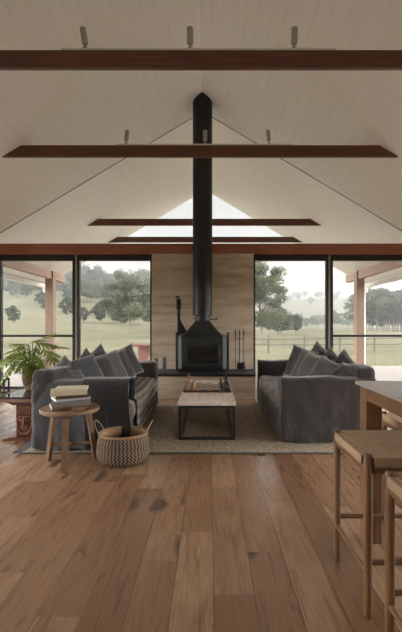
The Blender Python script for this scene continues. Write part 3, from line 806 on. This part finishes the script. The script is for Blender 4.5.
# ------------------------------------------------------------------ basket
bk = empty('woven_basket', (-.66, 3.71, 0), 'round belly basket of brown and cream seagrass beside the stool', 'basket')
b = bmesh.new()
pr = [(.0, .002), (.18, .002), (.212, .02), (.236, .055), (.245, .09), (.242, .128), (.230, .143), (.238, .158), (.236, .19), (.223, .225), (.212, .25)]
lathe(b, pr, 60, uv=True); bmesh.ops.delete(b, geom=[f for f in b.faces if len(f.verts) > 4 and f.calc_center_median().z > .2], context='FACES')
link('body', b, M['basket'], bk, 180)
b = bmesh.new(); lathe(b, [(.212, .25), (.205, .25), (.205, .20), (.215, .12), (.20, .03), (0, .012)], 48)
bmesh.ops.delete(b, geom=[f for f in b.faces if len(f.verts) > 4], context='FACES'); link('lining', b, M['seagrass'], bk, 180)
b = bmesh.new(); ring = [(math.cos(2*PI*i/48)*.211, math.sin(2*PI*i/48)*.211, .257) for i in range(49)]; tube(b, ring, .013, 8, False); link('rim', b, M['seagrass'], bk, 180)
for s in (-1, 1):
    pts = []
    for i in range(17):
        a = PI*i/16; pts.append((s*(.205+.06*math.sin(a)), -.09*math.cos(a)+ .02, .255+.11*math.sin(a)))
    link('handle', TB(pts, .0055, 8), M['seagrass'], bk, 60)

# ------------------------------------------------------------------ carved low table, vase, plant, lantern
tb = empty('carved_table', (-2.12, 4.66, 0), 'low dark red table with a face carved on its pedestal beside the left sofa', 'table')
link('tabletop', BX((-1.15, -.36, .42), (.42, .36, .452), .005), M['elm'], tb)
link('stone_inlay', BX((-.02, -.34, .4525), (.40, .34, .472), .003), M['slate'], tb)
def pedestal():
    bm = bmesh.new(); box(bm, (.15, -.30, .038), (.38, .30, .385), .012); return bm
pd = link('pedestal', pedestal(), M['carved'], tb); link('pedestal', BX((-1.02, -.30, 0), (-.80, .30, .419), .012), M['carved'], tb)
link('apron', prism([(.13, .385), (.40, .385), (.41, .42), (.06, .42)], -.33, .33), M['carved'], tb)
link('foot', prism([(.02, .0), (.41, .0), (.41, .03), (.38, .04), (.13, .04), (.03, .02)], -.34, .34), M['carved'], tb)
# carved face in relief on the front of the pedestal, plus curls above
def face(cx, y):
    bm = bmesh.new(); T = lambda pts, r: tube(bm, [(cx+x, y-d, z) for x, z, d in pts], r, 7)
    oval = [(.085*math.cos(a)*(1 if math.sin(a) > 0 else .96), .205+(.10 if math.sin(a) > 0 else .135)*math.sin(a), .004) for a in [PI*.98+(PI*1.04)*i/20 for i in range(21)]]
    T(oval, .006)
    T([(0, .26, .01), (.0, .22, .02), (0, .185, .028), (0, .168, .02)], [.006, .010, .014, .008])
    for s in (-1, 1):
        T([(s*.065, .235, .004), (s*.045, .262, .010), (s*.015, .255, .010), (s*.006, .235, .006)], .006)
        T([(s*.055, .222, .004), (s*.035, .232, .012), (s*.015, .220, .008), (s*.035, .214, .010), (s*.055, .222, .004)], .005)
        T([(s*.015, .172, .010), (s*.022, .165, .010), (s*.03, .14, .004)], .004)
    T([(-.035, .138, .005), (-.012, .148, .012), (0, .143, .012), (.012, .148, .012), (.035, .138, .005)], .006)
    T([(-.03, .132, .005), (0, .122, .012), (.03, .132, .005)], .006)
    for i in range(9):
        x = -.08+.02*i; T([(x*.9, .285, .006), (x*1.02+.006, .315, .012), (x*1.05-.004, .345, .008), (x*1.1+.006, .372, .004)], .006)
    return bm
link('carved_face', face(.25, -.302), M['carved_lite'], tb, 60)
vs_ = empty('plant_vase', (-1.985, 4.82, .473), 'brown turned wooden vase on the carved table holding the green plant', 'vase')
b = bmesh.new(); lathe(b, [(0, 0), (.075, 0), (.085, .01), (.108, .07), (.122, .15), (.118, .20), (.095, .25), (.088, .275), (.098, .29), (.09, .29), (.08, .27), (.08, .25), (0, .25)], 32)
link('body', b, M['vase'], vs_, 60)
pl = empty('potted_plant', (-1.985, 4.82, .725), 'leafy green split-leaf philodendron in the vase at the window', 'plant')
def leaf_bm(Ln=.24, seed=0):
    bm = bmesh.new(); r = random.Random(seed)
    # central blade
    N = 10; def_w = lambda t: .022*math.sin(min(1, t*1.15)*PI)**.6+.004 if t < .87 else .012*(1-t)/.13+.001
    cv = lambda t, w: Vector((t*Ln, w, -.28*Ln*t*t-abs(w)*.15))
    prev = None
    for i in range(N+1):
        t = i/N; w = def_w(t) if i < N else .001
        row = [bm.verts.new(cv(t, -w)), bm.verts.new(cv(t, 0)+Vector((0, 0, .003))), bm.verts.new(cv(t, w))]
        if prev:
            bm.faces.new([prev[0], row[0], row[1], prev[1]]); bm.faces.new([prev[1], row[1], row[2], prev[2]])
        prev = row
    # finger lobes
    for s in (-1, 1):
        for k in range(7):
            t0 = .04+k*.125; Lf = Ln*(.50-.045*abs(k-2)-(.05*(k-3) if k > 3 else 0)); ang = R(100-k*12)
            base = cv(t0, s*.008); d = Vector((math.cos(ang), s*math.sin(ang), -.1)); nrm = Vector((-d.y, d.x, 0)).normalized(); prev = None
            for i in range(6):
                u = i/5; w = Lf*.125*(math.sin((u*.86+.14)*PI))**.7+.0006; p = base+d*Lf*u+Vector((.16*Lf*u*u, 0, -.3*Lf*u*u))
                row = [bm.verts.new(p-nrm*w), bm.verts.new(p+Vector((0, 0, .002))), bm.verts.new(p+nrm*w)]
                if prev:
                    bm.faces.new([prev[0], row[0], row[1], prev[1]]); bm.faces.new([prev[1], row[1], row[2], prev[2]])
                prev = row
    bmesh.ops.solidify(bm, geom=bm.faces[:], thickness=.0012)
    return bm
pr_ = random.Random(12)
# leaf tips aimed by px-derived places around the vase (dx, dy, dz of the leaf base, heading, droop, size)
LV = [(-.06, -.10, .20, 200, 12, .26), (-.20, -.14, .12, 195, 30, .27), (-.24, -.04, .02, 190, 45, .27), (-.14, -.2, .02, 220, 40, .26), (-.26, .05, .16, 175, 25, .25),
      (-.04, -.08, .27, 150, -12, .25), (.04, -.10, .30, 80, -18, .25), (.10, -.08, .28, 30, -5, .25), (.16, -.08, .20, 0, 8, .26), (.20, .0, .13, -15, 18, .25), (.12, -.16, .14, -45, 18, .26),
      (.02, -.18, .12, -95, 22, .25), (-.10, -.2, .15, 240, 18, .26), (.08, .05, .33, 80, -25, .25), (-.12, .06, .24, 135, 0, .25), (.20, .08, .24, 35, -5, .24), (-.02, .1, .22, 100, 10, .24), (.06, -.2, .05, -70, 30, .22), (.15, -.14, .06, -30, 25, .24), (-.30, .0, -.04, 195, 55, .23),
      (-.16, .0, .22, 165, 5, .25), (.0, -.14, .18, 250, 5, .25)]
for i, (dx, dy, dz, hd, dr_, sz) in enumerate(LV):
    base = Vector((dx, dy, dz+.02)); m0 = Vector((dx*.35, dy*.35, max(.10, dz*.7+.05)))
    c = [Vector((0, 0, -.0)), m0*.6, m0.lerp(base, .55)+Vector((0, 0, .03)), base]
    stm = link('stem', TB(c, [.006, .005, .004, .003], 6), M['stem'], pl, 180)
    lf = link('leaf', leaf_bm(sz*pr_.uniform(.9, 1.1), i), M['plantleaf'], pl, 40); lf.location = base; lf.rotation_euler = (R(pr_.uniform(-25, 25)), R(dr_), R(hd))
ln = empty('lantern', (-2.25, 4.62, .473), 'small black glass lantern on the carved table beneath the plant leaves', 'lantern')
bm = bmesh.new(); box(bm, (-.06, -.06, 0), (.06, .06, .015)); box(bm, (-.06, -.06, .145), (.06, .06, .16))
for sx in (-1, 1):
    for sy in (-1, 1): box(bm, (sx*.052-.008, sy*.052-.008, .015), (sx*.052+.008, sy*.052+.008, .145))
link('frame', bm, M['black'], ln); link('glass', BX((-.045, -.045, .016), (.045, .045, .144)), M['glass'], ln)
link('ring_handle', TB([(.03*math.cos(a), 0, .16+.03*math.sin(a)) for a in [PI*i/10 for i in range(11)]], .004, 6), M['black'], ln)

# ------------------------------------------------------------------ island bench
il = empty('island_bench', (1.02, 2.44, 0), 'tall oak framed island bench with a thin pale stone top', 'island bench')
IL, IW = 3.2, 1.0
link('benchtop', BX((0, -IL, .892), (IW, 0, .912), .003), M['bench'], il)
for (x, y) in ((.01, -.15), (IW-.10, -.15), (.01, -IL+.05), (IW-.10, -IL+.05)):
    link('leg', BX((x, y, 0), (x+.09, y+.10, .89), .003), M['oak_z'], il)
link('side_rail', BX((.01, -IL+.155, .82), (.04, -.155, .891), .002), M['oak_y'], il)
link('side_rail', BX((IW-.04, -IL+.155, .82), (IW-.01, -.155, .891), .002), M['oak_y'], il)
link('end_rail', BX((.105, -.09, .82), (IW-.105, -.06, .891), .002), M['oak_x'], il)

# ------------------------------------------------------------------ counter stools
def stool():
    o = empty('counter_stool', (0, 0, 0), '', 'stool', 'woven oak counter stools'); Wx, Wy, r = .41, .415, .018
    H = .70
    for x in (0, Wx):
        for y in (0, Wy):
            b = bmesh.new(); lathe(b, [(0, 0), (.012, 0), (.0165, .008), (r, .25), (r+.001, .55), (r, H-.012), (r-.004, H-.002), (0, H)], 18, (x, y, 0)); link('leg', b, M['oak_z'], o, 40)
    for x in (0, Wx): link('seat_rail', (lambda b: (box(b, (x-.012, r, .615), (x+.012, Wy-r, .655), .005), b)[-1])(bmesh.new()), M['oak_y'], o)
    for y in (0, Wy): link('seat_rail', (lambda b: (box(b, (r, y-.012, .615), (Wx-r, y+.012, .655), .005), b)[-1])(bmesh.new()), M['oak_x'], o)
    for x in (0, Wx): link('footrest', TB([(x, 0, .192), (x, Wy, .192)], [.012, .012], 12), M['oak_y'], o, 60)
    for y in (0, Wy): link('stretcher', TB([(0, y, .238), (Wx, y, .238)], .012, 12), M['oak_x'], o, 60)
    # woven seat: four triangles of cord meeting in the middle, dished
    bm = bmesh.new(); L = bm.loops.layers.uv.verify(); n = 20; g = {}
    for i in range(n+1):
        for j in range(n+1):
            u, v = i/n, j/n; m = max(abs(u-.5), abs(v-.5))*2
            x = -.02+u*(Wx+.04); y = -.02+v*(Wy+.04)
            # notch the corners round the leg tops
            zz = .688-.018*(1-m**2)+.006*(abs(abs(u-.5)-abs(v-.5)) < .03)
            if min(u, 1-u) < .07 and min(v, 1-v) < .07: continue
            g[i, j] = bm.verts.new((x, y, zz))
    for i in range(n):
        for j in range(n):
            ks = [(i, j), (i+1, j), (i+1, j+1), (i, j+1)]
            if all(k in g for k in ks):
                f = bm.faces.new([g[k] for k in ks]); cu, cv_ = (i+.5)/n-.5, (j+.5)/n-.5
                hor = abs(cu) > abs(cv_)
                for lp, (a, b_) in zip(f.loops, ks):
                    lp[L].uv = (a/n, b_/n) if not hor else (b_/n, a/n)
    # wrap the sides down over the rails
    be = [e for e in bm.edges if len(e.link_faces) == 1]
    rr = bmesh.ops.extrude_edge_only(bm, edges=be)
    for v in rr['geom']:
        if isinstance(v, bmesh.types.BMVert): v.co.z -= .04
    bmesh.ops.solidify(bm, geom=bm.faces[:], thickness=.004)
    link('woven_seat', bm, M['cord'], o, 60)
    return o
st0 = stool(); tr_ = snapshot(st0)
st0.location = (.814, 1.715, 0); st0['label'] = 'oak counter stool with a woven seat standing nearest the sofa, wholly beside the island'
dup(st0, (1.255, 2.155, 0), None, 'woven counter stool at the far end of the island, half hidden behind another stool', tr_)
dup(st0, (.82, 1.105, 0), None, 'woven counter stool closest to the camera at the right edge', tr_)

# ------------------------------------------------------------------ outdoor table on the veranda
ot = empty('outdoor_table', (-1.2, 10.6, -.03), 'reddish timber outdoor table on the veranda behind the fireplace wall', 'table')
link('tabletop', BX((-.68, -.45, .73), (.9, .45, .78), .005), M['redpic'], ot)
for x in (-.5, .55): link('leg', BX((x, -.3, 0), (x+.22, .3, .729), .005), M['redpic'], ot)

# ------------------------------------------------------------------ landscape
def sm(a, b, x): t = max(0, min(1, (x-a)/(b-a))); return t*t*(3-2*t)
def ground(x, y):
    d = math.hypot(x, y); base = -.38
    if d < 14: return base+.06
    u = x/max(y, 1) if y > 0 else 9
    left = 1-sm(-.17, .06, u)
    if y < 0 and x < 0: left = 1
    hill = sm(35, 230, d)*18 if y > 0 else sm(35, 230, d)*6
    far = sm(330, 640, d)*46*(.75+.5*mn.noise(Vector((x*.004, y*.004, 3))))
    und = (sm(20, 120, d))*(1.6*mn.noise(Vector((x*.02, y*.02, 1)))+.4)
    return base+left*hill+(1-left)*(und*.35-.2)+left*und+far
def terrain():
    bm = bmesh.new(); ds = [0, 7, 14, 17, 20, 24, 29, 35, 42, 50, 60, 72, 86, 102, 120, 140, 162, 186, 212, 240, 275, 320, 380, 450, 540, 640, 760, 900]
    n = 180; rings = []
    for d in ds:
        if d == 0: rings.append([bm.verts.new((0, 0, -.32))]*n); continue
        rings.append([bm.verts.new((d*math.sin(2*PI*i/n), d*math.cos(2*PI*i/n), ground(d*math.sin(2*PI*i/n), d*math.cos(2*PI*i/n)))) for i in range(n)])
    for j in range(len(ds)-1):
        for i in range(n):
            k = (i+1) % n
            if j == 0: bm.faces.new([rings[0][0], rings[1][i], rings[1][k]])
            else: bm.faces.new([rings[j][i], rings[j+1][i], rings[j+1][k], rings[j][k]])
    o = link('pasture_ground', bm, M['grass'], None, 180); struct(o)
terrain()
# trees
def make_tree(seed, H, spread, nleaf, leaf, mat, crown0=.35):
    r = random.Random(seed); tr = bmesh.new(); cr = bmesh.new(); ends = []
    top = Vector((r.uniform(-.06, .06)*H, r.uniform(-.06, .06)*H, H*.78))
    tube(tr, [(0, 0, -.3), (top.x*.4, top.y*.3, H*.3), (top.x*.7, top.y*.8, H*.55), top], [H*.022, H*.016, H*.011, H*.004], 6)
    nb = 16
    for i in range(nb):
        t = crown0+(.95-crown0)*(i+.5)/nb; a = i*2.4+r.uniform(-.4, .4)
        b0 = Vector((top.x*t, top.y*t, H*.78*t)); rad = spread*(math.sin(min(1, (t-crown0)/(1-crown0)*.8+.22)*PI)**.6)*r.uniform(.6, 1.05)
        e = Vector((b0.x+math.cos(a)*rad, b0.y+math.sin(a)*rad, b0.z+H*r.uniform(.06, .2)))
        tube(tr, [b0, b0.lerp(e, .5)+Vector((0, 0, H*.02)), e], [H*.008, H*.005, H*.002], 5)
        for f in (.45, .7, .95, 1.05):
            q = b0.lerp(e, f); ends.append((q+Vector((r.gauss(0, 1), r.gauss(0, 1), r.gauss(0, 1)))*spread*.13, spread*r.uniform(.20, .36)))
    for f in (.62, .74, .86, .95): ends.append((Vector((top.x*f, top.y*f, H*f*.98)), spread*r.uniform(.28, .42)))
    for i in range(nleaf):
        c, R_ = r.choice(ends); d = Vector((r.gauss(0, 1), r.gauss(0, 1), r.gauss(0, 1))).normalized(); rr = R_*(r.random()**.55)
        p = c+Vector((d.x, d.y, d.z*.72))*rr
        u = Vector((r.gauss(0, 1), r.gauss(0, 1), r.gauss(0, 1))).normalized(); w = u.orthogonal().normalized(); s = leaf*r.uniform(.6, 1.3)
        vs = [cr.verts.new(p+u*s), cr.verts.new(p+w*s*.55), cr.verts.new(p-u*s), cr.verts.new(p-w*s*.55)]
        cr.faces.new(vs)
    root = bpy.data.objects.new('gum_tree', None); COL.objects.link(root)
    link('trunk', tr, M['bark'], root, 60); 
    me = bpy.data.meshes.new('foliage'); cr.to_mesh(me); cr.free(); me.materials.append(M[mat]); fo = bpy.data.objects.new('foliage', me); COL.objects.link(fo); fo.parent = root
    return root
used = set()
def put(root, tree, px, d, label, group, hscale=1, rz=0, name=None):
    x = (px-210)*d/F+CX; y = d
    if id(root) not in used: used.add(id(root)); o = root
    else: o = dup(root, (0, 0, 0), None, None, tree)
    o.location = (x, y, ground(x, y)-.1); o.rotation_euler = (0, 0, rz); o.scale = (hscale,)*3
    tag(o, label, 'tree', group); return o
near1 = make_tree(1, 10.5, 3.3, 22000, .14, 'gum1', .16); near2 = make_tree(2, 8, 3.1, 20000, .13, 'gum1', .26)
n1t, n2t = snapshot(near1), snapshot(near2)
put(near1, n1t, 262, 50, 'tall leafy gum tree just right of the fireplace wall', None)
put(near2, n2t, 128, 52, 'broad gum tree with a bare trunk in the paddock left of the fireplace wall', None)
mids = [make_tree(10+i, 10, 3.0+.5*i, 3600, .34, ['gum2', 'gum3', 'gum1'][i], .2+.06*i) for i in range(3)]
mt = [snapshot(m) for m in mids]
tr = random.Random(77)
def scatter(n, px0, px1, d0, d1, label, group, s0, s1, kinds=(0, 1, 2)):
    for i in range(n):
        k = tr.choice(kinds); px = px0+(px1-px0)*(i+tr.random())/n
        put(mids[k], mt[k], px, tr.uniform(d0, d1), label, group, tr.uniform(s0, s1), tr.uniform(0, 6))
scatter(64, -10, 160, 190, 250, 'grey green tree in the wooded crest of the left hill', 'trees along the left hill crest', .9, 1.5)
scatter(20, 60, 156, 95, 150, 'gum tree on the slope behind the broad paddock gum', 'trees on the left slope', .5, .8, (0, 2))
scatter(12, 0, 62, 110, 170, 'soft grey gum on the open slope seen in the far left pane', 'gums on the far left slope', .5, .85, (0, 2))
scatter(6, 78, 156, 60, 80, 'low bushy tree along the foot of the left hill', 'bushy trees at the foot of the left hill', .28, .42, (1,))
for px, d, s, lb in ((22, 150, .7, 'lone tree on the left hill seen through the far left pane'), (26, 120, .55, 'second lone tree on the grassy left hill'), (13, 62, .30, 'small dark shrub tree low in the far left pane'), (93, 170, .5, 'small tree alone on the pale hillside'), (67, 80, .42, 'rounded tree just right of the left veranda post'), (44, 90, .5, 'tree just left of the left veranda post')):
    put(mids[1], mt[1], px, d, lb, None, s, px)
scatter(26, 285, 405, 200, 300, 'hazy tree in the far line across the right paddock', 'far tree line across the right paddock', .55, .95)
scatter(16, 362, 410, 105, 135, 'tall gum in the grove beyond the right veranda post', 'gum grove beyond the right veranda post', 1.0, 1.35, (0, 1, 2))
scatter(30, 250, 405, 480, 620, 'distant tree on the blue grey range to the right', 'trees on the distant range', .8, 1.2)
scatter(6, 262, 300, 70, 110, 'small tree beside the tall gum', 'small trees around the tall gum', .35, .6, (0, 1))

# paddock fence
fn_ = empty('paddock_fence', (0, 0, 0), 'weathered grey post and rail fence across the right paddock', 'fence')
r = random.Random(3); xs = [1.5+2.4*i for i in range(9)]
fy = lambda x: 25.5+.12*x
for x in xs:
    y = fy(x); gz = ground(x, y); link('post', BX((x-.06, y-.06, gz-.2), (x+.06, y+.06, gz+1.15+r.uniform(-.04, .04)), .01), M['galv'], fn_)
for a, b in zip(xs[:-1], xs[1:]):
    for hh in (.95, .55):
        za, zb = ground(a, fy(a)), ground(b, fy(b)); link('rail', TB([(a, fy(a)-.08, za+hh), (b, fy(b)-.08, zb+hh+r.uniform(-.03, .03))], .04, 6), M['galv'], fn_)
# grass tufts past the veranda
def tufts():
    bm = bmesh.new(); r = random.Random(8)
    for i in range(70):
        x = r.uniform(-8, 8); y = r.uniform(13.2, 17.5)
        gz = ground(x, y); hgt = r.uniform(.15, .42)
        for k in range(26):
            a = r.uniform(0, 2*PI); l = hgt*r.uniform(.5, 1); p = Vector((x+r.gauss(0, .12), y+r.gauss(0, .12), gz)); w = .012
            q1 = p+Vector((math.cos(a)*l*.2, math.sin(a)*l*.2, l*.7)); q2 = p+Vector((math.cos(a)*l*.5, math.sin(a)*l*.5, l)); n = Vector((-math.sin(a), math.cos(a), 0))*w
            v = [bm.verts.new(c) for c in (p-n, p+n, q1+n*.8, q1-n*.8, q2)]
            bm.faces.new(v[:4]); bm.faces.new([v[3], v[2], v[4]])
    o = link('grass_tufts', bm, M['tuft']); tag(o, 'tufts of long green grass in the lawn beyond the veranda', 'grass', None, 'stuff')
tufts()

# real haze in the valley air
hz = BX((-500, 20, -20), (500, 800, 90)); t = NT('valley_haze')
vs = t.n('ShaderNodeVolumeScatter'); vs.inputs['Density'].default_value = .0022; vs.inputs['Color'].default_value = (.80, .85, .92, 1); vs.inputs['Anisotropy'].default_value = .82
t.l(vs.outputs[0], t.out.inputs['Volume'])
o = link('valley_haze', hz, t.m); struct(o)

# ------------------------------------------------------------------ sky
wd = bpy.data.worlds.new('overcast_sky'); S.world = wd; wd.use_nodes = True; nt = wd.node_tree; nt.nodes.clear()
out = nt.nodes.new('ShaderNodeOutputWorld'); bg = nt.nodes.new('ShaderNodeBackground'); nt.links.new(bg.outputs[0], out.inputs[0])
# overcast sky: pale above the valley ahead, unseen sides boosted to light the room
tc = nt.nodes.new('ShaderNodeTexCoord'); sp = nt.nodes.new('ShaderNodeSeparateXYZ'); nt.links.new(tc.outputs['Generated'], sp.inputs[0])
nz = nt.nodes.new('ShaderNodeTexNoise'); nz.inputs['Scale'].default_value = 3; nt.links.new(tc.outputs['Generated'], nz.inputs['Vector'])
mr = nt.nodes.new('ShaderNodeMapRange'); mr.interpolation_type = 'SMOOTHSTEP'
mr.inputs['From Min'].default_value = .47; mr.inputs['From Max'].default_value = .88; mr.inputs['To Min'].default_value = 1.0; mr.inputs['To Max'].default_value = SIDEBOOST
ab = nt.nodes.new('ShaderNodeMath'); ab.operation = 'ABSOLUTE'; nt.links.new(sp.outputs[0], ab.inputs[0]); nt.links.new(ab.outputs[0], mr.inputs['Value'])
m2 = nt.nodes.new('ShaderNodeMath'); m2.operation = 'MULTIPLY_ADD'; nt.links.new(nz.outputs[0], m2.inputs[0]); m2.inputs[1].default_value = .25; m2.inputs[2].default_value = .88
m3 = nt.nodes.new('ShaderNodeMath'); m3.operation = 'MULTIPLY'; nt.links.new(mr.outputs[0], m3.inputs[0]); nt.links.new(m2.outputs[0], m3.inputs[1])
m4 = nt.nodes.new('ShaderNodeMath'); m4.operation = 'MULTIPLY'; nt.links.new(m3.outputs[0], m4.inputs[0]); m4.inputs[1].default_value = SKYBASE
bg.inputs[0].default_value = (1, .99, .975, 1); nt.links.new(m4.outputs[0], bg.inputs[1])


# ------------------------------------------------------------------ camera
cd = bpy.data.cameras.new('camera'); cam = bpy.data.objects.new('camera', cd); COL.objects.link(cam)
cam.location = (CX, 0, EYE); cam.rotation_euler = (PI/2, 0, 0)
cd.sensor_fit = 'HORIZONTAL'; cd.sensor_width = 24; cd.lens = 24; cd.shift_x = -9/402; cd.shift_y = 9/402; cd.clip_end = 2000; cd.clip_start = .05
S.camera = cam
S.view_settings.view_transform = 'Standard'; S.view_settings.look = 'None'; S.view_settings.gamma = 1; S.view_settings.use_curve_mapping = False
S.view_settings.exposure = EXPO
c = S.cycles
c.sample_clamp_indirect = 4.0
c.max_bounces = 12; c.diffuse_bounces = 8; c.glossy_bounces = 4; c.transparent_max_bounces = 24; c.volume_bounces = 1
